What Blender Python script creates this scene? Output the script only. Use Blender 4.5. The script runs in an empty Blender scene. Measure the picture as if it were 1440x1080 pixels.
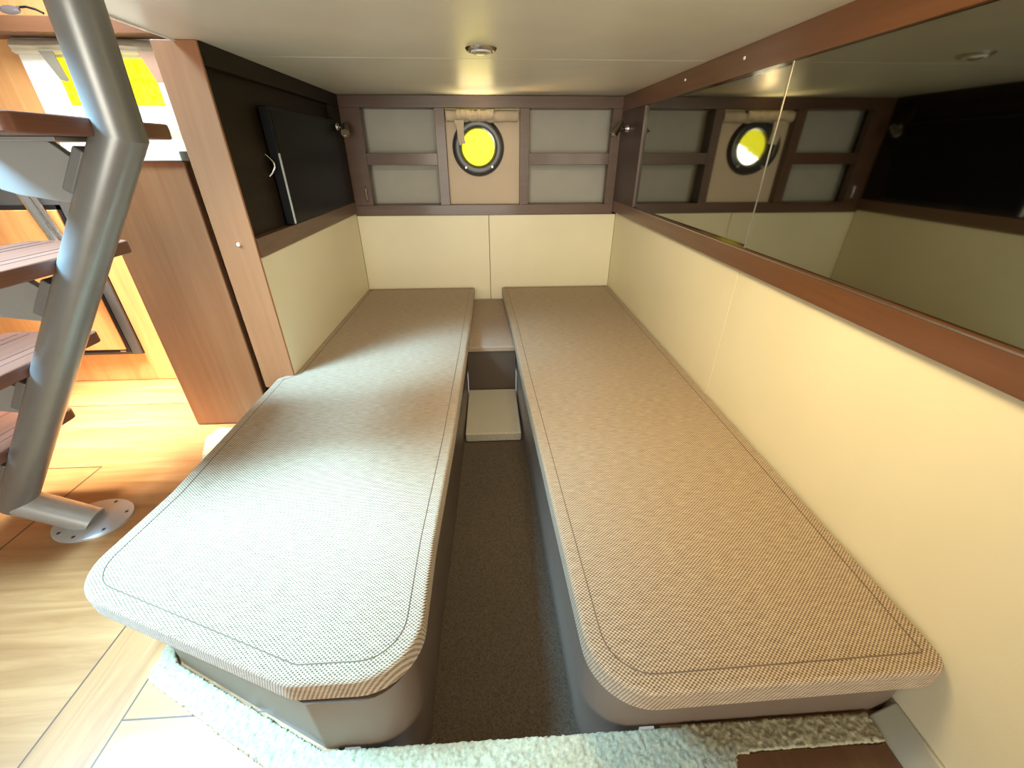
import bpy, bmesh, math, random
from mathutils import Vector, Matrix, noise
random.seed(7)
C = bpy.context.scene.collection
UP = 0.95          # eye height above the cabin floor; coordinates below are written relative to the eye

# ------------------------------------------------------------------ materials
def new_mat(name):
    m = bpy.data.materials.new(name); m.use_nodes = True
    nt = m.node_tree; b = nt.nodes['Principled BSDF']
    return m, nt, b
def node(nt, kind, **kw):
    n = nt.nodes.new(kind)
    for k, v in kw.items():
        if k.startswith('i_'): n.inputs[k[2:]].default_value = v
        else: setattr(n, k, v)
    return n
def math_n(nt, op, a, b=None, c=None):
    n = nt.nodes.new('ShaderNodeMath'); n.operation = op
    for i, v in enumerate((a, b, c)):
        if v is None: continue
        if isinstance(v, (int, float)): n.inputs[i].default_value = v
        else: nt.links.new(v, n.inputs[i])
    return n.outputs[0]
def ramp(nt, fac, stops):
    r = nt.nodes.new('ShaderNodeValToRGB'); e = r.color_ramp.elements
    e[0].position, e[0].color = stops[0][0], (*stops[0][1], 1)
    e[1].position, e[1].color = stops[-1][0], (*stops[-1][1], 1)
    for p, c in stops[1:-1]:
        k = e.new(p); k.color = (*c, 1)
    nt.links.new(fac, r.inputs[0]); return r.outputs[0]
def mapped(nt, scale):
    tc = nt.nodes.new('ShaderNodeTexCoord'); mp = nt.nodes.new('ShaderNodeMapping')
    mp.inputs['Scale'].default_value = scale
    nt.links.new(tc.outputs['Object'], mp.inputs['Vector']); return mp.outputs[0]
def bump(nt, b, h, strength, dist):
    n = nt.nodes.new('ShaderNodeBump'); n.inputs['Strength'].default_value = strength
    n.inputs['Distance'].default_value = dist
    nt.links.new(h, n.inputs['Height']); nt.links.new(n.outputs[0], b.inputs['Normal'])

def plain(name, col, rough=.5, metal=0, spec=.5, var=.06, vscale=9, bmp=0, bscale=200, coat=0):
    m, nt, b = new_mat(name)
    nz = node(nt, 'ShaderNodeTexNoise', i_Scale=vscale, i_Detail=3)
    nt.links.new(mapped(nt, (1, 1, 1)), nz.inputs['Vector'])
    lo = tuple(max(0, c*(1-var)) for c in col); hi = tuple(min(1, c*(1+var)) for c in col)
    nt.links.new(ramp(nt, nz.outputs[0], [(.3, lo), (.7, hi)]), b.inputs['Base Color'])
    b.inputs['Roughness'].default_value = rough; b.inputs['Metallic'].default_value = metal
    b.inputs['Specular IOR Level'].default_value = spec
    if coat: b.inputs['Coat Weight'].default_value = coat; b.inputs['Coat Roughness'].default_value = .15
    if bmp:
        n2 = node(nt, 'ShaderNodeTexNoise', i_Scale=bscale, i_Detail=2)
        nt.links.new(mapped(nt, (1, 1, 1)), n2.inputs['Vector'])
        bump(nt, b, n2.outputs[0], bmp, .001)
    return m
def wood(name, dark, light, axis='z', rough=.3, scale=1.0, coat=.2, spec=.5):
    m, nt, b = new_mat(name)
    s = {'x': (1.2, 22, 22), 'y': (22, 1.2, 22), 'z': (22, 22, 1.2)}[axis]
    v = mapped(nt, tuple(k*scale for k in s))
    n1 = node(nt, 'ShaderNodeTexNoise', i_Scale=1.0, i_Detail=6, i_Roughness=.6, i_Distortion=.6)
    nt.links.new(v, n1.inputs['Vector'])
    v2 = mapped(nt, tuple(k*scale*5 for k in s))
    n2 = node(nt, 'ShaderNodeTexNoise', i_Scale=1.0, i_Detail=3)
    nt.links.new(v2, n2.inputs['Vector'])
    f = math_n(nt, 'ADD', math_n(nt, 'MULTIPLY', n1.outputs[0], .75), math_n(nt, 'MULTIPLY', n2.outputs[0], .25))
    nt.links.new(ramp(nt, f, [(.32, dark), (.66, light)]), b.inputs['Base Color'])
    b.inputs['Roughness'].default_value = rough
    b.inputs['Specular IOR Level'].default_value = spec
    b.inputs['Coat Weight'].default_value = coat; b.inputs['Coat Roughness'].default_value = .12
    bump(nt, b, n2.outputs[0], .08, .001)
    return m
def weave(name, dark, mid, light, pitch=.0038):
    m, nt, b = new_mat(name)
    tc = nt.nodes.new('ShaderNodeTexCoord'); sp = nt.nodes.new('ShaderNodeSeparateXYZ')
    nt.links.new(tc.outputs['Object'], sp.inputs[0])
    x, y, z = sp.outputs
    k = 2*math.pi/pitch
    u = math_n(nt, 'MULTIPLY', math_n(nt, 'ADD', x, math_n(nt, 'MULTIPLY', z, .8)), k*.5)
    v = math_n(nt, 'MULTIPLY', math_n(nt, 'ADD', y, z), k*.62)
    h = math_n(nt, 'MULTIPLY', math_n(nt, 'SINE', u), math_n(nt, 'SINE', v))       # staggered knots
    h = math_n(nt, 'MULTIPLY_ADD', h, .5, .5)
    slub = node(nt, 'ShaderNodeTexNoise', i_Scale=1.0, i_Detail=2)
    nt.links.new(mapped(nt, (35, 260, 260)), slub.inputs['Vector'])
    grain = node(nt, 'ShaderNodeTexNoise', i_Scale=420, i_Detail=1)
    nt.links.new(mapped(nt, (1, 1, 1)), grain.inputs['Vector'])
    f = math_n(nt, 'ADD', math_n(nt, 'MULTIPLY', h, .62),
               math_n(nt, 'ADD', math_n(nt, 'MULTIPLY', slub.outputs[0], .32), math_n(nt, 'MULTIPLY', grain.outputs[0], .12)))
    nt.links.new(ramp(nt, f, [(.22, dark), (.5, mid), (.85, light)]), b.inputs['Base Color'])
    b.inputs['Roughness'].default_value = .85; b.inputs['Specular IOR Level'].default_value = .25
    b.inputs['Sheen Weight'].default_value = .15
    bump(nt, b, h, .25, .001)
    return m
def emis(name, col, st, col2=None, scale=25):
    m, nt, b = new_mat(name)
    nz = node(nt, 'ShaderNodeTexNoise', i_Scale=scale, i_Detail=4)
    nt.links.new(mapped(nt, (1, 1, 1)), nz.inputs['Vector'])
    c = ramp(nt, nz.outputs[0], [(.35, col), (.65, col2 or col)])
    nt.links.new(c, b.inputs['Emission Color']); nt.links.new(c, b.inputs['Base Color'])
    b.inputs['Emission Strength'].default_value = st; b.inputs['Roughness'].default_value = .2
    return m

M = {}
M['cream'] = plain('cream_vinyl', (.80, .735, .53), .42, var=.03, vscale=3, bmp=.15, bscale=260)
M['ceiling'] = plain('ceiling_vinyl', (.74, .73, .65), .34, var=.04, vscale=5, bmp=.25, bscale=320)
M['pillar'] = wood('pale_cherry_wood', (.34, .142, .058), (.43, .19, .082), 'z', .45)
M['panel'] = wood('cherry_panel_wood', (.26, .10, .038), (.34, .145, .06), 'z', .35)
M['orange'] = wood('orange_wood', (.62, .30, .11), (.78, .42, .17), 'z', .35)
M['railbrown'] = wood('mid_brown_beam', (.12, .05, .022), (.17, .075, .033), 'x', .45, coat=0)
M['railx'] = wood('brown_rail_wood_x', (.075, .034, .017), (.115, .056, .030), 'x', .42)
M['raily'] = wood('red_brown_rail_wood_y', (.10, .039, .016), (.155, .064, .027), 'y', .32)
M['darky'] = wood('dark_wood_y', (.012, .007, .004), (.024, .014, .008), 'y', .5, coat=0, spec=.2)
M['post'] = wood('dark_red_post_wood', (.035, .012, .007), (.06, .022, .012), 'z', .4, coat=.1)
M['darkrail'] = wood('dark_rail_wood_y', (.10, .05, .027), (.16, .085, .05), 'y', .4, coat=.1)
M['shelfin'] = plain('cubby_grey', (.42, .40, .35), .7, var=.04)
M['portpanel'] = plain('porthole_panel_beige', (.58, .46, .34), .6, var=.03)
M['fabric'] = weave('tan_woven_fabric', (.055, .033, .019), (.32, .23, .143), (.65, .525, .385))
M['stitch'] = plain('stitch_thread', (.16, .11, .075), .9)
M['base'] = plain('taupe_laminate', (.17, .12, .088), .4, var=.05, vscale=6, spec=.4)
M['carpet'] = plain('dark_brown_carpet', (.085, .066, .048), .95, var=.35, vscale=300, spec=.1, bmp=.8, bscale=500)
M['stepcarpet'] = plain('pale_step_carpet', (.42, .38, .30), .95, var=.2, vscale=250, spec=.1, bmp=.6, bscale=400)
M['rug'] = plain('cream_shag', (.44, .40, .27), .95, var=.22, vscale=160, spec=.1, bmp=.7, bscale=300)
M['steel'] = plain('satin_aluminium', (.26, .26, .255), .34, metal=.45, var=.03, vscale=40)
M['plate'] = plain('satin_plate', (.50, .50, .495), .32, metal=.35, var=.03)
M['gusset'] = plain('grey_gusset', (.36, .36, .345), .5, metal=.4, var=.02)
M['chrome'] = plain('chrome', (.75, .74, .72), .16, metal=1, var=.02)
M['nickel'] = plain('brushed_nickel', (.45, .42, .38), .28, metal=1, var=.02)
M['screw'] = plain('dark_screw', (.10, .10, .10), .4, metal=.8)
M['white'] = plain('white_gelcoat', (.85, .85, .82), .35, var=.02)
M['counter'] = plain('white_countertop', (.86, .87, .86), .25, var=.02)
M['black'] = plain('black_rubber', (.012, .011, .012), .32, spec=.5)
M['blackmat'] = plain('black_frame', (.010, .010, .012), .5, spec=.2)
M['greyframe'] = plain('dark_grey_frame', (.075, .08, .085), .45)
M['screen'] = plain('black_screen', (.004, .003, .005), .35, spec=.12)
M['silver'] = plain('silver_edge', (.62, .70, .74), .35, metal=.3)
M['blind'] = plain('beige_blind_fabric', (.52, .43, .33), .85, var=.06, vscale=30, bmp=.3, bscale=300)
M['blindlite'] = plain('ivory_blind_fabric', (.48, .42, .31), .85, var=.05, vscale=20)
M['strapg'] = plain('grey_strap', (.17, .155, .115), .85)
M['strapp'] = plain('pink_beige_strap', (.36, .23, .165), .85)
M['tread'] = wood('red_mahogany_tread', (.15, .055, .032), (.25, .10, .06), 'y', .42)
M['groove'] = plain('tread_groove', (.10, .045, .035), .7)
M['batten'] = plain('grey_green_gelcoat', (.42, .40, .31), .35)
M['lens'] = plain('smoky_lens', (.12, .10, .10), .15)
M['yellow'] = emis('yellow_outside', (1.0, .93, .02), 1.25, (.95, .80, .0), 45)
M['yellow2'] = emis('yellow_outside_port', (1.0, .97, .07), 1.5, (1.0, .92, .03), 45)
M['filler'] = weave('shaded_woven_fabric', (.13, .085, .055), (.33, .235, .165), (.48, .37, .28))  # same cushion fabric, recoloured for the shade between the berths
M['dark_front'] = plain('dark_brown_front', (.08, .055, .038), .5)

def outside_mat():  # outside surface glows by itself; its white patch is painted glare
    m, nt, b = new_mat('glowing_outside')
    tc = nt.nodes.new('ShaderNodeTexCoord'); sp = nt.nodes.new('ShaderNodeSeparateXYZ')
    nt.links.new(tc.outputs['Object'], sp.inputs[0]); x, y, z = sp.outputs
    nz = node(nt, 'ShaderNodeTexNoise', i_Scale=40, i_Detail=4); nt.links.new(mapped(nt, (1, 1, 1)), nz.inputs['Vector'])
    d = math_n(nt, 'SUBTRACT', math_n(nt, 'MULTIPLY', math_n(nt, 'ADD', x, .39), .55), math_n(nt, 'SUBTRACT', z, .010))
    f = math_n(nt, 'MULTIPLY', math_n(nt, 'LESS_THAN', math_n(nt, 'MULTIPLY_ADD', nz.outputs[0], .05, x), -.20), math_n(nt, 'GREATER_THAN', math_n(nt, 'MULTIPLY_ADD', nz.outputs[0], .04, d), .02))
    yl = ramp(nt, nz.outputs[0], [(.35, (1, .97, .05)), (.65, (1, .90, .02))])
    mx = nt.nodes.new('ShaderNodeMix'); mx.data_type = 'RGBA'
    nt.links.new(f, mx.inputs[0]); nt.links.new(yl, mx.inputs[6]); mx.inputs[7].default_value = (1, .93, .74, 1)
    nt.links.new(mx.outputs[2], b.inputs['Emission Color']); b.inputs['Base Color'].default_value = (.1, .09, .02, 1)
    nt.links.new(math_n(nt, 'MULTIPLY_ADD', f, 9, 2.0), b.inputs['Emission Strength'])
    return m
M['outside'] = outside_mat()
def glass_mat():
    m, nt, b = new_mat('clear_glass'); b.inputs['Transmission Weight'].default_value = 1
    nz = node(nt, 'ShaderNodeTexNoise', i_Scale=8); nt.links.new(mapped(nt, (1, 1, 1)), nz.inputs['Vector'])
    nt.links.new(ramp(nt, nz.outputs[0], [(.3, (.97, .98, .95)), (.7, (1, 1, .98))]), b.inputs['Base Color'])
    b.inputs['Roughness'].default_value = 0; b.inputs['IOR'].default_value = 1.05
    return m
M['glass'] = glass_mat()
# tinted mirror
def mirror_mat():
    m, nt, b = new_mat('tinted_mirror')
    nz = node(nt, 'ShaderNodeTexNoise', i_Scale=3, i_Detail=2)
    nt.links.new(mapped(nt, (1, 1, 1)), nz.inputs['Vector'])
    nt.links.new(ramp(nt, nz.outputs[0], [(.3, (.30, .30, .255)), (.7, (.33, .33, .28))]), b.inputs['Base Color'])
    b.inputs['Metallic'].default_value = 1; b.inputs['Roughness'].default_value = .035
    return m
M['mirror'] = mirror_mat()

# floor planks: seams of the trim board and hatch lids, grain along x
def floor_mat():
    m, nt, b = new_mat('blonde_plank_floor')
    tc = nt.nodes.new('ShaderNodeTexCoord'); sp = nt.nodes.new('ShaderNodeSeparateXYZ')
    nt.links.new(tc.outputs['Object'], sp.inputs[0]); x, y, z = sp.outputs
    def grain(scale):
        v = mapped(nt, scale)
        n = node(nt, 'ShaderNodeTexNoise', i_Scale=1, i_Detail=6, i_Roughness=.6, i_Distortion=.8)
        nt.links.new(v, n.inputs['Vector']); return n.outputs[0]
    gx = grain((2.2, 26, 1)); gy = grain((26, 2.2, 1))
    band = math_n(nt, 'MULTIPLY', math_n(nt, 'GREATER_THAN', x, -.859), math_n(nt, 'LESS_THAN', x, -.729))
    g = math_n(nt, 'ADD', math_n(nt, 'MULTIPLY', gy, band), math_n(nt, 'MULTIPLY', gx, math_n(nt, 'SUBTRACT', 1, band)))
    col = ramp(nt, g, [(.3, (.31, .135, .045)), (.5, (.40, .188, .068)), (.7, (.49, .25, .10))])
    def seam(c, at, w=.0022):
        return math_n(nt, 'LESS_THAN', math_n(nt, 'ABSOLUTE', math_n(nt, 'SUBTRACT', c, at)), w)
    def both(a, b_): return math_n(nt, 'MULTIPLY', a, b_)
    left = math_n(nt, 'LESS_THAN', x, -.859); right = math_n(nt, 'GREATER_THAN', x, -.729)
    s = seam(x, -.859, .0018)
    for k in (seam(x, -.729, .0018), both(seam(x, -1.365, .003), math_n(nt, 'LESS_THAN', y, 1.185)),
              both(seam(y, 1.185, .003), math_n(nt, 'LESS_THAN', x, -1.363)), both(seam(y, 1.60, .003), left),
              both(seam(y, .415, .0015), right), both(seam(y, .05, .002), right)):
        s = math_n(nt, 'MAXIMUM', s, k)
    mx = nt.nodes.new('ShaderNodeMix'); mx.data_type = 'RGBA'
    nt.links.new(s, mx.inputs[0]); nt.links.new(col, mx.inputs[6]); mx.inputs[7].default_value = (.10, .05, .025, 1)
    nt.links.new(mx.outputs[2], b.inputs['Base Color'])
    b.inputs['Roughness'].default_value = .32; b.inputs['Coat Weight'].default_value = .15
    bump(nt, b, math_n(nt, 'SUBTRACT', math_n(nt, 'MULTIPLY', g, .1), s), .4, .001)
    return m
M['floor'] = floor_mat()

# ------------------------------------------------------------------ builders (points relative to the eye)
class MB:
    def __init__(s): s.bm = bmesh.new()
    def box(s, x0, x1, y0, y1, z0, z1):
        r = bmesh.ops.create_cube(s.bm, size=1)
        for v in r['verts']:
            v.co = Vector((x0+(v.co.x+.5)*(x1-x0), y0+(v.co.y+.5)*(y1-y0), z0+(v.co.z+.5)*(z1-z0)))
        return s
    def prism(s, pts, axis, a, b):
        """polygon in the plane across axis, extruded from a to b"""
        def P(p, t): return {'z': (p[0], p[1], t), 'y': (p[0], t, p[1]), 'x': (t, p[0], p[1])}[axis]
        lo = [s.bm.verts.new(P(p, a)) for p in pts]; hi = [s.bm.verts.new(P(p, b)) for p in pts]
        n = len(pts)
        s.bm.faces.new(lo); s.bm.faces.new(hi[::-1])
        for i in range(n):
            j = (i+1) % n; s.bm.faces.new((lo[j], lo[i], hi[i], hi[j]))
        return s
    def frustum(s, lo_pts, z0, hi_pts, z1):
        lo = [s.bm.verts.new((*p, z0)) for p in lo_pts]; hi = [s.bm.verts.new((*p, z1)) for p in hi_pts]
        n = len(lo); s.bm.faces.new(lo); s.bm.faces.new(hi[::-1])
        for i in range(n):
            j = (i+1) % n; s.bm.faces.new((lo[j], lo[i], hi[i], hi[j]))
        return s
    def tube(s, pts, r, n=24, closed=False, caps=True):
        pts = [Vector(p) for p in pts]; L = len(pts); rings = []
        rad = r if isinstance(r, (list, tuple)) else [r]*L
        d0 = (pts[1]-pts[0]).normalized()
        ref = d0.orthogonal().normalized()
        for i, p in enumerate(pts):
            a = pts[i]-pts[i-1] if (i or closed) else pts[1]-pts[0]
            b = pts[(i+1) % L]-pts[i] if (i < L-1 or closed) else a
            a = a.normalized(); b = b.normalized(); t = (a+b).normalized()
            ref = (ref - ref.dot(t)*t).normalized(); bn = t.cross(ref)
            # mitre: section along bisecting plane
            c = max(.3, t.dot(b)); m = (b-a); m = m.normalized() if m.length > 1e-4 else None
            ring = []
            for k in range(n):
                w = 2*math.pi*k/n; o = (ref*math.cos(w)+bn*math.sin(w))*rad[i]
                if m is not None: o = o + m*(o.dot(m))*(1/c-1)
                ring.append(s.bm.verts.new(p+o))
            rings.append(ring)
        rng = range(L) if closed else range(L-1)
        for i in rng:
            A, B = rings[i], rings[(i+1) % L]
            for k in range(n): s.bm.faces.new((A[k], A[(k+1) % n], B[(k+1) % n], B[k]))
        if caps and not closed: s.bm.faces.new(rings[0][::-1]); s.bm.faces.new(rings[-1])
        return s
    def lathe(s, prof, origin, axis, n=40, sx=1, sy=1):
        """prof: (radius, height along axis)"""
        ax = Vector(axis).normalized(); q = Vector((0, 0, 1)).rotation_difference(ax).to_matrix(); o = Vector(origin)
        rings = []
        for r, h in prof:
            if r < 1e-6: rings.append([s.bm.verts.new(o+q@Vector((0, 0, h)))])
            else: rings.append([s.bm.verts.new(o+q@Vector((r*sx*math.cos(2*math.pi*k/n), r*sy*math.sin(2*math.pi*k/n), h))) for k in range(n)])
        for A, B in zip(rings, rings[1:]):
            for k in range(n):
                a, b = A[k % len(A)], A[(k+1) % len(A)]; c, d = B[(k+1) % len(B)], B[k % len(B)]
                vs = []
                for v in (a, b, c, d):
                    if v not in vs: vs.append(v)
                if len(vs) > 2: s.bm.faces.new(vs)
        return s
    def build(s, name, mat, parent=None, bevel=0, seg=2, smooth=True, angle=38):
        bm = s.bm
        bmesh.ops.recalc_face_normals(bm, faces=bm.faces)
        xs = [v.co for v in bm.verts]
        lo = Vector([min(c[i] for c in xs) for i in range(3)]); hi = Vector([max(c[i] for c in xs) for i in range(3)])
        base = Vector(((lo.x+hi.x)/2, (lo.y+hi.y)/2, lo.z))
        for v in bm.verts: v.co -= base
        if smooth:
            for f in bm.faces: f.smooth = True
            for e in bm.edges:
                if len(e.link_faces) == 2 and e.calc_face_angle(0) > math.radians(angle): e.smooth = False
        me = bpy.data.meshes.new(name); bm.to_mesh(me); bm.free()
        me.materials.append(mat)
        o = bpy.data.objects.new(name, me); C.objects.link(o)
        wl = base + Vector((0, 0, UP))
        if parent is not None:
            o.parent = parent; o.location = wl - WORLD[parent.name]
        else: o.location = wl
        WORLD[o.name] = wl
        if bevel:
            bv = o.modifiers.new('Bevel', 'BEVEL'); bv.width = bevel; bv.segments = seg
            bv.limit_method = 'ANGLE'; bv.angle_limit = math.radians(35); bv.harden_normals = True
        return o
WORLD = {}
def tag(o, label, cat, group=None):
    o['label'] = label; o['category'] = cat
    if group: o['group'] = group
    return o
def struct(o, label=None):
    o['kind'] = 'structure'
    if label: o['label'] = label
    return o
def thing(name, label, cat, loc, group=None):
    o = bpy.data.objects.new(name, None); C.objects.link(o); o.empty_display_size = .05
    o.location = Vector(loc)+Vector((0, 0, UP)); WORLD[o.name] = o.location.copy()
    return tag(o, label, cat, group)
def dup(src, delta, label=None, group=None):
    d = Vector(delta); r = src.copy(); C.objects.link(r); r.location = src.location + d
    WORLD[r.name] = WORLD[src.name] + d
    if label: r['label'] = label
    if group: r['group'] = group
    for ch in list(src.children):
        c = ch.copy(); C.objects.link(c); c.parent = r
        for g in list(ch.children):
            e = g.copy(); C.objects.link(e); e.parent = c
    return r
def rounded(pts, radii, n=8):
    """polygon with rounded corners"""
    out = []; L = len(pts)
    for i, (p, r) in enumerate(zip(pts, radii)):
        p = Vector(p); a = Vector(pts[i-1])-p; b = Vector(pts[(i+1) % L])-p
        if r <= 0: out.append(tuple(p)); continue
        la, lb = a.length, b.length; a.normalize(); b.normalize()
        ang = a.angle(b); t = min(r/math.tan(ang/2), la*.49, lb*.49); r2 = t*math.tan(ang/2)
        bis = (a+b).normalized(); c = p+bis*(r2/math.sin(ang/2))
        s0 = p+a*t-c; s1 = p+b*t-c; th = s0.angle(s1)
        sgn = 1 if s0.x*s1.y-s0.y*s1.x > 0 else -1
        for k in range(n+1):
            w = sgn*th*k/n
            out.append((c.x+s0.x*math.cos(w)-s0.y*math.sin(w), c.y+s0.x*math.sin(w)+s0.y*math.cos(w)))
    return out
def inset(pts, d):
    """rough inward offset of a counter-clockwise or clockwise closed polyline"""
    area = sum(pts[i-1][0]*pts[i][1]-pts[i][0]*pts[i-1][1] for i in range(len(pts)))
    sg = 1 if area > 0 else -1; out = []; L = len(pts)
    for i in range(L):
        p = Vector(pts[i]); a = (p-Vector(pts[i-1])); b = (Vector(pts[(i+1) % L])-p)
        if a.length < 1e-7 or b.length < 1e-7: out.append(tuple(p)); continue
        a.normalize(); b.normalize()
        na = Vector((-a.y, a.x))*sg; nb = Vector((-b.y, b.x))*sg; m = (na+nb).normalized()
        out.append(tuple(p+m*d/max(.5, m.dot(na))))
    return out

FL = -.95; CE = .258; XW = .745; YB = 2.555; YP = 1.411

# ------------------------------------------------------------------ the setting
# floor: a deck with a sunken well between the berths
fl = MB()
fl.box(-3.0, -.30, -1.2, 2.6, FL-.04, FL).box(-.30, .30, -1.2, .338, FL-.04, FL).box(.30, .90, -1.2, 2.6, FL-.04, FL)
floor = struct(fl.build('floor', M['floor'], smooth=False), 'blonde wooden plank floor')
floor.location; 
# object coordinates of the floor are used as eye-relative x,y: put its origin on the axis
def recentre(o, xyz):
    d = o.location - Vector((xyz[0], xyz[1], xyz[2]+UP))
    o.data.transform(Matrix.Translation(d)); o.location = (xyz[0], xyz[1], xyz[2]+UP); WORLD[o.name] = o.location.copy()
recentre(floor, (0, 0, FL-.04))
well = MB().box(-.29, .29, .338, 1.80, -1.13, -1.085)
struct(well.build('floor_2', M['carpet'], smooth=False), 'dark brown carpet in the sunken aisle between the berths')

ce = MB()
ce.box(-.80, .80, -.30, 1.628, CE, CE+.05).box(-.80, .80, 1.632, 2.75, CE, CE+.05).box(-.79, .79, 1.60, 1.66, CE+.003, CE+.05)
struct(ce.build('ceiling', M['ceiling'], bevel=.002), 'low off-white vinyl ceiling over the berths')
struct(MB().prism([(-.803, CE-.004), (-.797, CE-.004), (-.797, CE+.05), (-.806, CE+.05)], 'y', -.3, YP).build('trim_1', M['white']), 'thin pale edge trim along the open side of the ceiling')

# right wall: cream pads
wr = struct(MB().box(XW+.012, XW+.06, -1.2, 2.75, -1.0, CE).build('wall_right', M['darky']), 'right side wall behind the cream padding')
for a, b in ((-1.2, 1.20), (1.202, YB)):
    MB().box(XW, XW+.012, a, b, -1.0, -.296).build('wall_pad', M['cream'], wr, bevel=.002)
# back wall
wb = struct(MB().box(-.86, -.40, 2.72, 2.76, -1.1, CE).box(.32, .80, 2.72, 2.76, -1.1, CE).box(-.40, .32, 2.72, 2.76, -1.1, -.20).box(-.40, .32, 2.72, 2.76, .22, CE).build('wall_back', M['darky']), 'end wall at the head of the berths')
for a, b in ((-.745, .003), (.005, .745)):
    MB().box(a, b, YB, 2.72, -.812, -.312).build('wall_pad', M['cream'], wb, bevel=.003)
# left wall (partition to the galley)
wl = struct(MB().box(-.86, -.785, YP+.0105, 2.72, FL, CE).build('wall_left', M['darky']), 'left partition wall with dark wood upper part')
MB().box(-.785, -.745, YP+.0105, YB, -.95, -.298).build('wall_pad', M['cream'], wl, bevel=.003)
MB().box(-.785, -.738, YP+.0105, YB, -.298, -.238).build('rail', M['darkrail'], wl, bevel=.002)
MB().box(-.785, -.742, YP+.0105, YB, .205, CE).build('header', M['darky'], wl, bevel=.002)
MB().box(-.785, -.765, YP+.0105, YB, -.238, .205).build('dark_panel', M['darky'], wl)
MB().box(-.785, -.742, 2.43, YB, -.238, .205).build('end_stile', M['darky'], wl, bevel=.002)
MB().tube([(-.765, 1.677, -.004)]+[(-.765+.024*math.sin(math.pi*k/10), 1.677-.007*k/10, -.004-.066*k/10) for k in range(1, 10)]+[(-.765, 1.670, -.070)], .004, 10).build('pull_handle', M['chrome'], wl)
# the wood pillar at the near end of the left wall
pl = struct(MB().box(-.862, -.745, YP, YP+.010, -.778, CE).build('trim_2', M['pillar'], bevel=.003), 'upright cherry wood end post of the left partition')
MB().lathe([(0, .006), (.005, .005), (.0065, .001), (.0065, 0)], (-.797, YP, -.254), (0, -1, 0), 16).build('screw_cap', M['white'], pl)
struct(MB().box(-.894, -.864, YP+.05, YP+.09, -.949, -.021).build('trim_3', M['darky']), 'dark strip put in for the shade of the gap beside the post')  # solid strip, coloured dark as the shade inside the gap

# rails that frame the mirror doors on the right wall
mr = struct(MB().box(.722, XW+.012, -.4, YB, -.297, -.239).build('trim_4', M['raily'], bevel=.002), 'red-brown wooden rail under the mirror doors')
mt = struct(MB().box(.722, XW+.012, -.4, YB, .190, CE).build('trim_5', M['raily'], bevel=.002), 'red-brown wooden rail above the mirror doors')
for y in (1.79, 1.40):
    MB().lathe([(0, .004), (.0035, .003), (.0045, 0)], (.722, y, .229), (-1, 0, 0), 12).build('screw_cap', M['white'], mt)
struct(MB().box(.722, XW+.012, 2.20, YB, -.239, .190).build('trim_6', M['post'], bevel=.002), 'dark wooden corner post at the far end of the mirror doors')
struct(MB().box(.7205, .7225, -.4, 2.20, -.243, -.240).build('trim_7', M['nickel']), 'thin metal lip along the mirror track')

# baseboard at lower right
struct(MB().prism([(.703, FL), (.745, FL), (.745, -.903), (.737, -.903), (.728, -.918)], 'y', -1.2, .345).build('baseboard_right', M['batten'], bevel=.004), 'grey-green sloped batten along the foot of the right wall')

struct(MB().box(.30, .702, -.6, .299, FL, FL+.006).build('trim_9', M['raily'], bevel=.002), 'dark board added over the floor by the right wall')  # thin board added over the planks to darken this corner

# ------------------------------------------------------------------ mirror doors
def pane(pts, label):
    o = MB().prism(pts, 'z', -.243, .196).build('sliding_mirror_door', M['mirror'], bevel=.001)
    return tag(o, label, 'mirror', 'sliding mirror doors on the right wall')
pane([(.7465, 1.10), (.7515, 1.10), (.7385, 2.21), (.7335, 2.21)], 'tinted mirror door nearest the far corner, reflecting the round porthole')
front = pane([(.732, -.38), (.738, -.38), (.738, 1.185), (.732, 1.185)], 'larger tinted mirror door towards the right edge, sliding in front of the other')
MB().box(.7308, .7384, 1.183, 1.187, -.241, .192).build('glass_edge', M['nickel'], front)

# ------------------------------------------------------------------ berths
LP = rounded([(-.095, 2.545), (-.108, 1.55), (-.120, 1.0), (-.135, .62), (-.135, .352), (-.340, .352), (-.835, .545), (-.802, .80), (-.800, 1.395), (-.752, 1.44), (-.748, 2.545)],
             [.012, 0, 0, 0, .105, .07, .105, 0, .02, 0, .012], 10)
RP = rounded([(.073, 2.545), (.100, 1.90), (.113, 1.35), (.134, .73), (.150, .305), (.738, .315), (.742, 2.545)],
             [.012, 0, 0, 0, .105, .035, .012], 10)
ZT, ZB = -.730, -.784
def cushion(pts, label):
    o = MB().prism(pts, 'z', ZB, ZT).build('berth_cushion', M['fabric'], bevel=.009, seg=4)
    tag(o, label, 'cushion', 'berth cushions')
    loop = inset(pts, .030)
    st = MB().tube([(x, y, ZT+.0002) for x, y in loop], .0011, 6, closed=True).build('stitching', M['stitch'], o)
    return o
cl = cushion(LP, 'tan woven berth cushion on the left, its near end cut at a slant')
cr = cushion(RP, 'tan woven berth cushion on the right, along the cream wall')
recentre(cl, (0, 0, ZB)); recentre(cr, (0, 0, ZB))
for o in (cl, cr):
    for c in o.children: c.location = WORLD[c.name]-WORLD[o.name]

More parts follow.
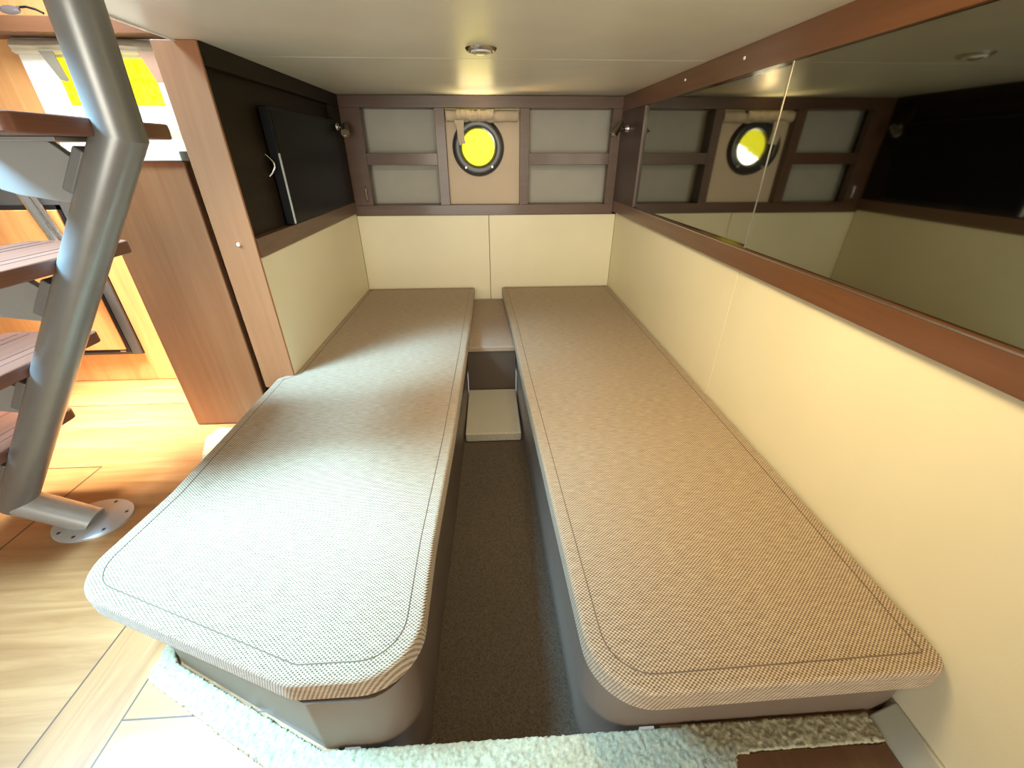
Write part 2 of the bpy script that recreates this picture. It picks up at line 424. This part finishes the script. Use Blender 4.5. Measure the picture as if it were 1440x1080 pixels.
def base(lo, hi, label, z0):
    o = MB().frustum(lo, z0, hi, ZB-.001).build('berth_plinth', M['base'], bevel=.0)
    return tag(o, label, 'plinth', 'berth bases under the cushions')
LB = rounded([(-.112, 2.545), (-.125, 1.55), (-.136, 1.0), (-.150, .62), (-.152, .349), (-.320, .349), (-.672, .512), (-.76, .62), (-.76, 1.40), (-.748, 1.44), (-.748, 2.545)],
             [0, 0, 0, 0, .085, .02, .0, 0, 0, 0, 0], 10)
RB = rounded([(.090, 2.545), (.118, 1.90), (.130, 1.35), (.150, .73), (.162, .350), (.738, .352), (.742, 2.545)],
             [0, 0, 0, 0, .085, .0, 0], 10)
bl = base(LB, LB, 'taupe berth base under the left cushion, front corner faceted', FL+.001)
brr = base(RB, RB, 'taupe berth base under the right cushion, front corner rounded', FL+.001)
# inner faces continue down into the well
for P_, sg, own in ((LB, -1, bl), (RB, 1, brr)):
    q = [p for p in P_ if abs(p[0]) <= .25 and p[1] < 1.79 and p[1] > .3]
    xi = {-1: -.122, 1: .119}[sg]
    q = [(xi, 1.80)] + q + [(sg*.26, q[-1][1]), (sg*.26, 1.80)]
    MB().prism(q, 'z', -1.084, FL+.0005).build('lower_side', M['base'], own)

fb = thing('filler_bench', 'low fabric-topped filler bench between the heads of the two berths', 'bench', (0, 2.17, -1.084))
MB().prism([(-.119, 1.805), (.1155, 1.805), (.087, 2.55), (-.108, 2.55)], 'z', -.835, -.806).build('cushion', M['filler'], fb, bevel=.008, seg=3)
MB().prism([(-.1195, 1.812), (.116, 1.812), (.087, 2.55), (-.108, 2.55)], 'z', -1.084, -.836).build('front_panel', M['dark_front'], fb)
st = MB().prism([(-.1215, 1.43), (.1175, 1.43), (.1165, 1.808), (-.1205, 1.808)], 'z', -1.084, -1.040).build('carpeted_step', M['stepcarpet'], bevel=.008, seg=3)
tag(st, 'pale carpeted step at the far end of the dark aisle', 'step')

# ------------------------------------------------------------------ rug
def in_poly(x, y, P):
    c = False
    for i in range(len(P)):
        (x1, y1), (x2, y2) = P[i-1], P[i]
        if (y1 > y) != (y2 > y) and x < (x2-x1)*(y-y1)/(y2-y1)+x1: c = not c
    return c
def rug_outline():
    return [(-1.09, 1.325), (-1.075, 1.385), (-.80, 1.385), (-.770, 1.36), (-.770, .62), (-.682, .509), (-.324, .342), (.166, .343), (.700, .345), (.700, .303), (.42, .300),
            (.385, .235), (.0, .225), (-.22, .235), (-.40, .318), (-.50, .368), (-.722, .481), (-.728, .545), (-.80, .70)]
def make_rug():
    bm = bmesh.new(); P = rug_outline(); st_ = .0031
    x0, x1, y0, y1 = -1.10, .71, .215, 1.40
    nx, ny = int((x1-x0)/st_), int((y1-y0)/st_)
    V = {}
    def vert(i, j):
        if (i, j) not in V:
            x, y = x0+i*st_, y0+j*st_
            n = noise.noise(Vector((x*190, y*190, 0))) + .6*noise.noise(Vector((x*90, y*90, 3)))
            jx = noise.noise(Vector((x*230, y*230, 7)))*.0022; jy = noise.noise(Vector((x*230, y*230, 11)))*.0022
            V[(i, j)] = bm.verts.new((x+jx, y+jy, FL+.011+.0042*n))
        return V[(i, j)]
    for i in range(nx):
        for j in range(ny):
            if in_poly(x0+(i+.5)*st_, y0+(j+.5)*st_, P):
                bm.faces.new((vert(i, j), vert(i+1, j), vert(i+1, j+1), vert(i, j+1)))
    edges = [e for e in bm.edges if len(e.link_faces) == 1]
    r = bmesh.ops.extrude_edge_only(bm, edges=edges)
    for g in r['geom']:
        if isinstance(g, bmesh.types.BMVert): g.co.z = FL+.0008
    m = MB(); m.bm.free(); m.bm = bm
    return m.build('shag_rug', M['rug'], angle=180)
tag(make_rug(), 'cream shag carpet runner fitted around the feet of both berth bases', 'rug')

# ------------------------------------------------------------------ cubby shelf on the back wall
sh = thing('cubby_shelf', 'built-in dark wood cubby shelf around the porthole on the end wall', 'shelf', (0, YB, -.311))
F = MB()
def fr(x0, x1, z0, z1, y1=2.60): F.box(x0, x1, YB-.004, y1, z0, z1)
fr(-.742, -.640, -.257, .203); fr(-.264, -.212, -.257, .203, 2.64); fr(.181, .231, -.257, .203, 2.64); fr(.672, .722, -.257, .203)
fr(-.742, .722, .203, CE-.002); fr(-.742, .722, -.311, -.257)
F.build('face_frame', M['railx'], sh, bevel=.0015)
for x0, x1 in ((-.640, -.264), (.231, .672)):
    MB().box(x0, x1, YB-.002, 2.68, -.057, .0).build('shelf_board', M['railx'], sh, bevel=.0015)
    MB().box(x0-.03, x1+.03, 2.66, 2.68, -.27, .21).build('back_panel', M['shelfin'], sh)
    MB().box(x0, x1, 2.60, 2.659, -.285, -.2575).build('cubby_floor', M['railx'], sh)
    MB().box(x0, x1, 2.60, 2.659, .2035, .225).build('cubby_top', M['railx'], sh)
def holed(x0, x1, z0, z1, cx, cz, r, ya, yb, n=64):
    m = MB(); ang = sorted([2*math.pi*k/n for k in range(n)] + [math.atan2(z-cz, x-cx) % (2*math.pi) for x in (x0, x1) for z in (z0, z1)])
    rings = []
    for y in (ya, yb):
        inn, out = [], []
        for a in ang:
            c, s_ = math.cos(a), math.sin(a)
            t = min([((x1-cx)/c if c > 0 else (x0-cx)/c) if abs(c) > 1e-9 else 9, ((z1-cz)/s_ if s_ > 0 else (z0-cz)/s_) if abs(s_) > 1e-9 else 9])
            inn.append(m.bm.verts.new((cx+r*c, y, cz+r*s_))); out.append(m.bm.verts.new((cx+t*c, y, cz+t*s_)))
        rings.append((inn, out))
    L = len(ang); (ia, oa), (ib, ob) = rings
    for k in range(L):
        j = (k+1) % L
        for q in ((ia[k], ia[j], oa[j], oa[k]), (ib[k], ob[k], ob[j], ib[j]), (ia[k], ib[k], ib[j], ia[j]), (oa[k], oa[j], ob[j], ob[k])): m.bm.faces.new(q)
    return m
holed(-.212, .181, -.257, .203, -.043, .026, .090, 2.602, 2.62).build('porthole_panel', M['portpanel'], sh)
MB().tube([(-.668, 2.552, -.165), (-.668, 2.538, -.172), (-.668, 2.536, -.20), (-.668, 2.538, -.228), (-.668, 2.552, -.235)], .0045, 8).build('latch', M['nickel'], sh)

# porthole
w2 = struct(MB().lathe([(.087, .0), (.089, .022), (.097, .034), (.112, .038), (.128, .034), (.138, .018), (.141, 0)], (-.043, 2.602, .026), (0, -1, 0), 64, 1, 1.0).build('window_2', M['black']), 'round black rimmed porthole with yellow light outside')
MB().lathe([(0, .004), (.088, .004), (.088, 0), (0, 0)], (-.043, 2.602, .026), (0, -1, 0), 48).build('pane', M['glass'], w2)
for k in range(2):
    a = (.9, 2.2)[k]
    MB().lathe([(0, .010), (.006, .009), (.008, 0)], (-.043+.118*math.cos(a), 2.566, .026-.118*math.sin(a)), (0, -1, 0), 12).build('clamp_knob', M['nickel'], w2)
ob_ = MB().box(-1.3, .9, 3.20, 3.22, -.7, .8).build('exterior_backdrop', M['outside'], smooth=False)
struct(ob_, 'yellow surface outside the porthole, its sunlight and white glare painted as glow'); recentre(ob_, (0, 3.2, 0))
# rolled blind with a hanging strap over the porthole
rb = thing('porthole_blind', 'rolled beige fabric blind bunched above the round porthole', 'blind', (-.02, 2.57, .14))
B = MB(); nxx, prof = 40, []
def roll_surface(x0, x1, y0, z0, h, bulge, n=44, m=14, sag=.012, seed=0):
    b = MB(); grid = []
    for i in range(n+1):
        t = i/n; x = x0+(x1-x0)*t
        nz = noise.noise(Vector((t*9, seed, 0))); nz2 = noise.noise(Vector((t*23, seed+5, 0)))
        ring = []
        for k in range(m):
            w = 2*math.pi*k/m
            yy = y0 - bulge*(.55+.45*math.cos(w)) * (1+.25*nz) + .003*nz2*math.sin(3*w)
            zz = z0 + h/2*math.sin(w)*(1+.2*nz2) - sag*math.sin(math.pi*t)*.4 + .006*nz
            ring.append(b.bm.verts.new((x, yy, zz)))
        grid.append(ring)
    for A, Bq in zip(grid, grid[1:]):
        for k in range(m): b.bm.faces.new((A[k], A[(k+1) % m], Bq[(k+1) % m], Bq[k]))
    b.bm.faces.new(grid[0][::-1]); b.bm.faces.new(grid[-1])
    return b
roll_surface(-.205, .172, 2.598, .171, .052, .040, seed=2).build('fabric_roll', M['blind'], rb, angle=70)
roll_surface(-.150, .045, 2.588, .176, .050, .042, seed=9).build('fabric_fold', M['blind'], rb, angle=70)
MB().prism([(-.165, .150), (-.112, .150), (-.116, .10), (-.112, .060), (-.106, .046), (-.128, .040), (-.140, .036), (-.150, .075), (-.150, .11)], 'y', 2.556, 2.560).build('strap', M['blind'], rb, bevel=.001)

# ------------------------------------------------------------------ ceiling downlight
dl = thing('downlight', 'small round nickel downlight recessed in the ceiling between the berths', 'light', (-.007, 1.482, CE-.014))
MB().lathe([(.030, -.001), (.033, .006), (.038, .008), (.043, .004), (.045, 0)], (-.007, 1.482, CE), (0, 0, -1), 40).build('bezel', M['nickel'], dl)
MB().lathe([(.026, 0), (.026, .010), (.0285, .011), (.030, .008), (.030, 0)], (-.007, 1.482, CE), (0, 0, -1), 40).build('ring', M['white'], dl)
MB().lathe([(0, .015), (.010, .0145), (.020, .012), (.0255, .006), (.0255, 0)], (-.007, 1.482, CE), (0, 0, -1), 32).build('dome', M['chrome'], dl)

# ------------------------------------------------------------------ reading lamps
def lamp(label, basep, ax, elbow, h0, h1):
    t = thing('wall_lamp', label, 'lamp', basep, 'reading lamps in the far corners')
    MB().lathe([(0, .010), (.012, .010), (.017, .007), (.019, 0), (0, 0)], basep, ax, 24).build('wall_plate', M['chrome'], t)
    MB().tube([Vector(basep)+Vector(ax)*.006, elbow], .0045, 12).build('arm', M['chrome'], t)
    h0 = Vector(h0); h1 = Vector(h1); L = (h1-h0).length
    MB().lathe([(0, 0), (.010, .0), (.0135, .004), (.0145, .02), (.0185, L*.7), (.020, L), (.016, L), (.015, L-.006), (0, L-.006)], h0, h1-h0, 24).build('head', M['nickel'], t)
    return t
lamp('swivel nickel reading lamp on the dark post at the far right corner', (.722, 2.43, .108), (-1, 0, 0), (.672, 2.425, .106), (.688, 2.425, .135), (.645, 2.41, .082))
lamp('swivel nickel reading lamp in the dark far left corner', (-.742, 2.47, .115), (1, 0, 0), (-.712, 2.455, .112), (-.700, 2.475, .125), (-.690, 2.41, .085))

# ------------------------------------------------------------------ television
tv = thing('television', 'flat black television mounted on the dark left wall above the cushion', 'television', (-.75, 2.05, -.245))
MB().box(-.760, -.728, 1.695, 2.40, -.236, .140).build('casing', M['blackmat'], tv, bevel=.004)
MB().box(-.7285, -.7265, 1.712, 2.388, -.215, .128).build('screen', M['screen'], tv)
MB().box(-.7285, -.7255, 1.6945, 1.7065, -.232, .0).build('silver_edge', M['silver'], tv, bevel=.001)
MB().box(-.7285, -.7262, 1.6950, 1.7045, .0, .138).build('dark_edge', M['blackmat'], tv, bevel=.001)

# ------------------------------------------------------------------ staircase
sc = thing('staircase', 'open staircase with mahogany treads on one slanted metal tube', 'staircase', (-1.183, .93, FL))
YS = .92; R_ = .0385
J = (-1.335, YS, -.848); K = (-.668, YS, .030)
D_ = (Vector(K)-Vector(J)).normalized()
MB().tube([Vector(J)-D_*.012, K, (-.655, YS, CE)], R_, 40).build('stringer', M['steel'], sc, angle=25)
MB().tube([J, (-1.183, YS+.01, FL+.004)], .0375, 36).build('foot_tube', M['plate'], sc)
pb = MB().lathe([(0, .008), (.090, .008), (.0945, .006), (.096, 0), (0, 0)], (-1.19, .935, FL+.0005), (0, 0, 1), 48, 1.05, .86).build('base_plate', M['plate'], sc)
for a in (20, 80, 160, 230, 270, 320):
    MB().lathe([(0, .0015), (.004, .0012), (.005, 0)], (-1.19+.083*math.cos(math.radians(a)), .935+.068*math.sin(math.radians(a)), FL+.0085), (0, 0, 1), 10).build('screw', M['screw'], pb)
treads = [(-.686, .055), (-.875, -.184), (-1.057, -.417), (-1.24, -.656)]
for i, (x, z) in enumerate(treads):
    P = rounded([(x, .735), (x, 1.105), (x-.24, 1.105), (x-.24, .735)], [.022]*4, 5)
    t = MB().prism(P, 'z', z-.029, z).build('tread', M['tread'], sc, bevel=.004)
    for gx in (.045, .075, .165, .195):
        MB().box(x-gx-.0015, x-gx+.0015, .755, 1.085, z-.0004, z+.0006).build('grip_line', M['groove'], t)
    # gusset plate and seat plate under the tread
    cx = -.668-(.030-z)/1.3178        # stringer axis at this height
    G = [(x-.215, z-.030), (x-.115, z-.030), (x-.078, z-.064), (cx-.075, z-.068), (cx-.145, z-.140), (x-.205, z-.125), (x-.235, z-.115)]
    MB().prism(G, 'y', YS-.008, YS+.008).build('gusset', M['gusset'], sc, bevel=.002)
    dn = Vector((D_.x, 0, D_.z)); nr = Vector((-D_.z, 0, D_.x)); c0 = Vector((cx, 0, z))-dn*.135+nr*.030
    q = [c0-dn*.045, c0+dn*.045, c0+dn*.045+nr*.020, c0-dn*.045+nr*.020]
    MB().prism([(p.x, p.z) for p in q], 'y', YS-.024, YS+.024).build('weld_plate', M['steel'], sc, bevel=.004)
    MB().box(x-.225, x-.05, YS-.06, YS+.06, z-.036, z-.0295).build('seat_plate', M['gusset'], sc, bevel=.001)

# ------------------------------------------------------------------ galley
wg = struct(MB().box(-3.0, -.88, 2.10, 2.16, FL, 1.3).build('wall_galley', M['orange']), 'orange wood galley wall behind the stairs')
struct(MB().box(-3.06, -3.0, -1.2, 2.16, FL, 1.3).build('wall_outer', M['cream']), 'outer side wall of the galley')
w1 = struct(MB().prism([(-1.765, -.02), (-.88, -.02), (-.88, .40), (-1.765, .40)], 'y', 2.075, 2.10).build('window_1', M['white'], bevel=.003), 'white framed galley window with bright yellow light outside')
MB().box(-1.645, -1.288, 2.070, 2.0755, .168, .318).build('pane', M['yellow'], w1)
MB().box(-1.765, -.88, 2.04, 2.075, .085, .10).build('sill', M['white'], w1, bevel=.003)
bm_ = struct(MB().box(-2.9, -.88, 1.985, 2.10, .377, .424).build('trim_8', M['railbrown'], bevel=.003), 'brown wooden shelf rail above the galley window')
gb = thing('window_blind', 'folded ivory roman blind pulled up over the galley window', 'blind', (-1.45, 2.05, .335))
b_ = MB(); n_, prof = 30, [(0, .376), (.010, .374), (.028, .362), (.034, .350), (.026, .340), (.030, .332), (.014, .326), (0, .330)]
rows = []
for i in range(n_+1):
    t = i/n_; x = -1.755+.87*t; k = noise.noise(Vector((t*6, 1, 2)))
    rows.append([b_.bm.verts.new((x, 2.072-a*(1+.3*k), c+.004*k)) for a, c in prof])
for A, Bq in zip(rows, rows[1:]):
    for k in range(len(prof)-1): b_.bm.faces.new((A[k], A[k+1], Bq[k+1], Bq[k]))
b_.bm.faces.new(rows[0]); b_.bm.faces.new(rows[-1][::-1])
b_.build('folded_fabric', M['blindlite'], gb, angle=60)
MB().prism([(-1.655, .333), (-1.605, .333), (-1.590, .245), (-1.600, .240), (-1.618, .245)], 'y', 2.035, 2.039).build('strap', M['strapg'], gb)
MB().prism([(-1.300, .335), (-1.240, .335), (-1.232, .24), (-1.264, .238)], 'y', 2.035, 2.039).build('strap', M['strapp'], gb)
# sunglasses on the shelf rail
sg = thing('sunglasses', 'dark sunglasses lying on the brown rail above the galley window', 'sunglasses', (-1.64, 1.99, .4245))
for x in (-1.655, -1.735):
    MB().lathe([(0, .004), (.020, .003), (.0295, 0), (.020, -.002), (0, -.002)], (x, 1.996, .4395), (.05, -1, .25), 24, 1.2, .48).build('lens', M['lens'], sg)
MB().tube([(-1.706, 1.994, .443), (-1.695, 1.992, .447), (-1.684, 1.994, .443)], .003, 8).build('bridge', M['blackmat'], sg)
MB().tube([(-1.620, 1.996, .447), (-1.595, 1.993, .448), (-1.565, 1.992, .441), (-1.545, 1.994, .431)], .0035, 8).build('temple_arm', M['blackmat'], sg)
MB().lathe([(0, .003), (.004, .002), (.005, 0)], (-1.622, 1.992, .446), (0, -1, 0), 10).build('hinge', M['chrome'], sg)

gc = thing('galley_cabinet', 'cherry wood galley cabinet whose end panel faces the left berth', 'cabinet', (-1.6, 1.7, FL))
MB().box(-1.186, -.890, 1.428, 1.452, FL+.001, -.020).build('end_panel', M['panel'], gc, bevel=.006, seg=3)
MB().box(-1.176, -.895, 1.452, 2.07, FL+.001, -.020).build('carcass', M['orange'], gc)
MB().box(-1.612, -1.178, 1.835, 2.07, FL+.001, -.020).build('front_board', M['orange'], gc, bevel=.002)
MB().box(-2.60, -1.612, 1.835, 2.07, FL+.001, -.812).build('lower_board', M['orange'], gc, bevel=.002)
MB().box(-2.60, -1.612, 1.845, 2.07, -.105, -.020).build('top_board', M['greyframe'], gc)
ct = MB().prism([(-1.20, 1.415), (-.885, 1.415), (-.885, 2.035), (-2.60, 2.035), (-2.60, 1.82), (-1.20, 1.82)], 'z', -.0195, .006).build('countertop', M['counter'], bevel=.003)
tag(ct, 'white galley countertop on the cherry wood cabinet under the window', 'countertop')
rf = thing('refrigerator', 'built-in refrigerator with orange wood door in a black frame', 'refrigerator', (-1.95, 1.9, -.81))
MB().box(-2.40, -1.614, 1.835, 2.07, -.811, -.108).build('body', M['blackmat'], rf)
MB().box(-1.655, -1.614, 1.822, 1.835, -.81, -.108).box(-2.40, -1.655, 1.822, 1.835, -.175, -.108).box(-2.40, -1.655, 1.822, 1.835, -.81, -.783).build('frame', M['greyframe'], rf, bevel=.002)
MB().box(-1.667, -1.655, 1.817, 1.835, -.783, -.175).box(-2.40, -1.655, 1.817, 1.835, -.190, -.175).box(-2.40, -1.655, 1.817, 1.835, -.796, -.783).build('door_seal', M['black'], rf)
MB().box(-2.39, -1.668, 1.812, 1.835, -.782, -.191).build('door', M['orange'], rf, bevel=.002)
MB().box(-1.692, -1.668, 1.809, 1.812, -.791, -.785).build('badge', M['chrome'], rf)
gr = thing('grab_bar', 'slanted chrome bar in front of the refrigerator behind the stairs', 'bar', (-1.72, 1.80, -.42))
MB().tube([(-1.755, 1.80, -.09), (-1.655, 1.76, -.40)], .018, 20).build('tube', M['chrome'], gr)
MB().tube([(-1.725, 1.80, -.09), (-1.628, 1.765, -.40)], .009, 14).build('side_rod', M['chrome'], gr)

# ------------------------------------------------------------------ light
def area(name, loc, target, size, power, col, spread=180, sy=None):
    l = bpy.data.lights.new(name, 'AREA'); l.energy = power; l.color = col; l.size = size
    l.spread = math.radians(spread)
    if sy: l.shape = 'RECTANGLE'; l.size_y = sy
    o = bpy.data.objects.new(name, l); C.objects.link(o)
    o.location = Vector(loc)+Vector((0, 0, UP))
    o.rotation_euler = (Vector(target)-Vector(loc)).to_track_quat('-Z', 'Y').to_euler()
    return o
area('hatch_daylight', (-1.55, .58, 1.10), (-.40, .86, -.73), .62, 46, (.37, .71, 1.0), 58)
area('aft_daylight', (-.95, -.55, 1.0), (-.52, .33, FL), .35, 1.6, (.58, .90, 1.0), 45)
area('galley_sun', (-1.62, 1.42, 1.25), (-1.52, 1.56, FL), .3, 20, (1.0, .95, .80), 33)
area('galley_fill', (-1.9, .9, 1.2), (-1.6, 1.8, -.4), .6, 3.5, (1.0, .90, .74), 130)
area('window_fill', (-1.45, 1.55, .80), (-1.45, 2.08, .15), .4, 4.5, (.92, .97, 1.0), 80)  # added lamp on the cabin side, whitens the window surround
area('warm_cabin_lamp', (.20, .62, .235), (.70, 1.0, -.66), .30, 11, (1.0, .77, .40), 150)
area('aft_fill', (-.3, -3.0, -.30), (.2, 2.5, -.1), 1.5, 38, (1.0, .96, .82), 120)
area('porthole_glow', (-.043, 2.50, .15), (-.043, 2.44, .258), .16, .5, (1.0, .76, .36), 130)
def spot(name, loc, target, power, col, angle, blend=.6, radius=.02):
    l = bpy.data.lights.new(name, 'SPOT'); l.energy = power; l.color = col; l.spot_size = math.radians(angle); l.spot_blend = blend; l.shadow_soft_size = radius
    o = bpy.data.objects.new(name, l); C.objects.link(o); o.location = Vector(loc)+Vector((0, 0, UP))
    o.rotation_euler = (Vector(target)-Vector(loc)).to_track_quat('-Z', 'Y').to_euler()
spot('cabin_fill', (-.007, 1.482, .238), (0, 1.75, -.6), 15, (1.0, .89, .68), 165)  # added fill spot under the downlight fitting, brightens the far cabin
spot('porthole_glint', (-.02, 2.53, .06), (.42, 2.16, .258), 4.5, (1.0, .58, .20), 50, .8, .012)
w = bpy.data.worlds.new('World'); bpy.context.scene.world = w; w.use_nodes = True
bg = w.node_tree.nodes['Background']; bg.inputs[0].default_value = (.95, .93, .88, 1); bg.inputs[1].default_value = .42

# ------------------------------------------------------------------ camera
cam = bpy.data.cameras.new('camera'); co = bpy.data.objects.new('camera', cam); C.objects.link(co)
yaw, pitch, roll, f = math.radians(3.0848), math.radians(29.263), math.radians(-.05), 579.66
cy, sy = math.cos(yaw), math.sin(yaw)
fw = Vector((sy*math.cos(pitch), cy*math.cos(pitch), -math.sin(pitch))); r0 = Vector((cy, -sy, 0)); u0 = r0.cross(fw)
rt = math.cos(roll)*r0+math.sin(roll)*u0; up = -math.sin(roll)*r0+math.cos(roll)*u0
co.matrix_world = Matrix(((rt.x, up.x, -fw.x, 0), (rt.y, up.y, -fw.y, 0), (rt.z, up.z, -fw.z, UP), (0, 0, 0, 1)))
cam.sensor_fit = 'HORIZONTAL'; cam.sensor_width = 36; cam.lens = f/1440*36; cam.clip_start = .02
sc_ = bpy.context.scene; sc_.camera = co
sc_.view_settings.view_transform = 'Standard'; sc_.view_settings.exposure = 0.0
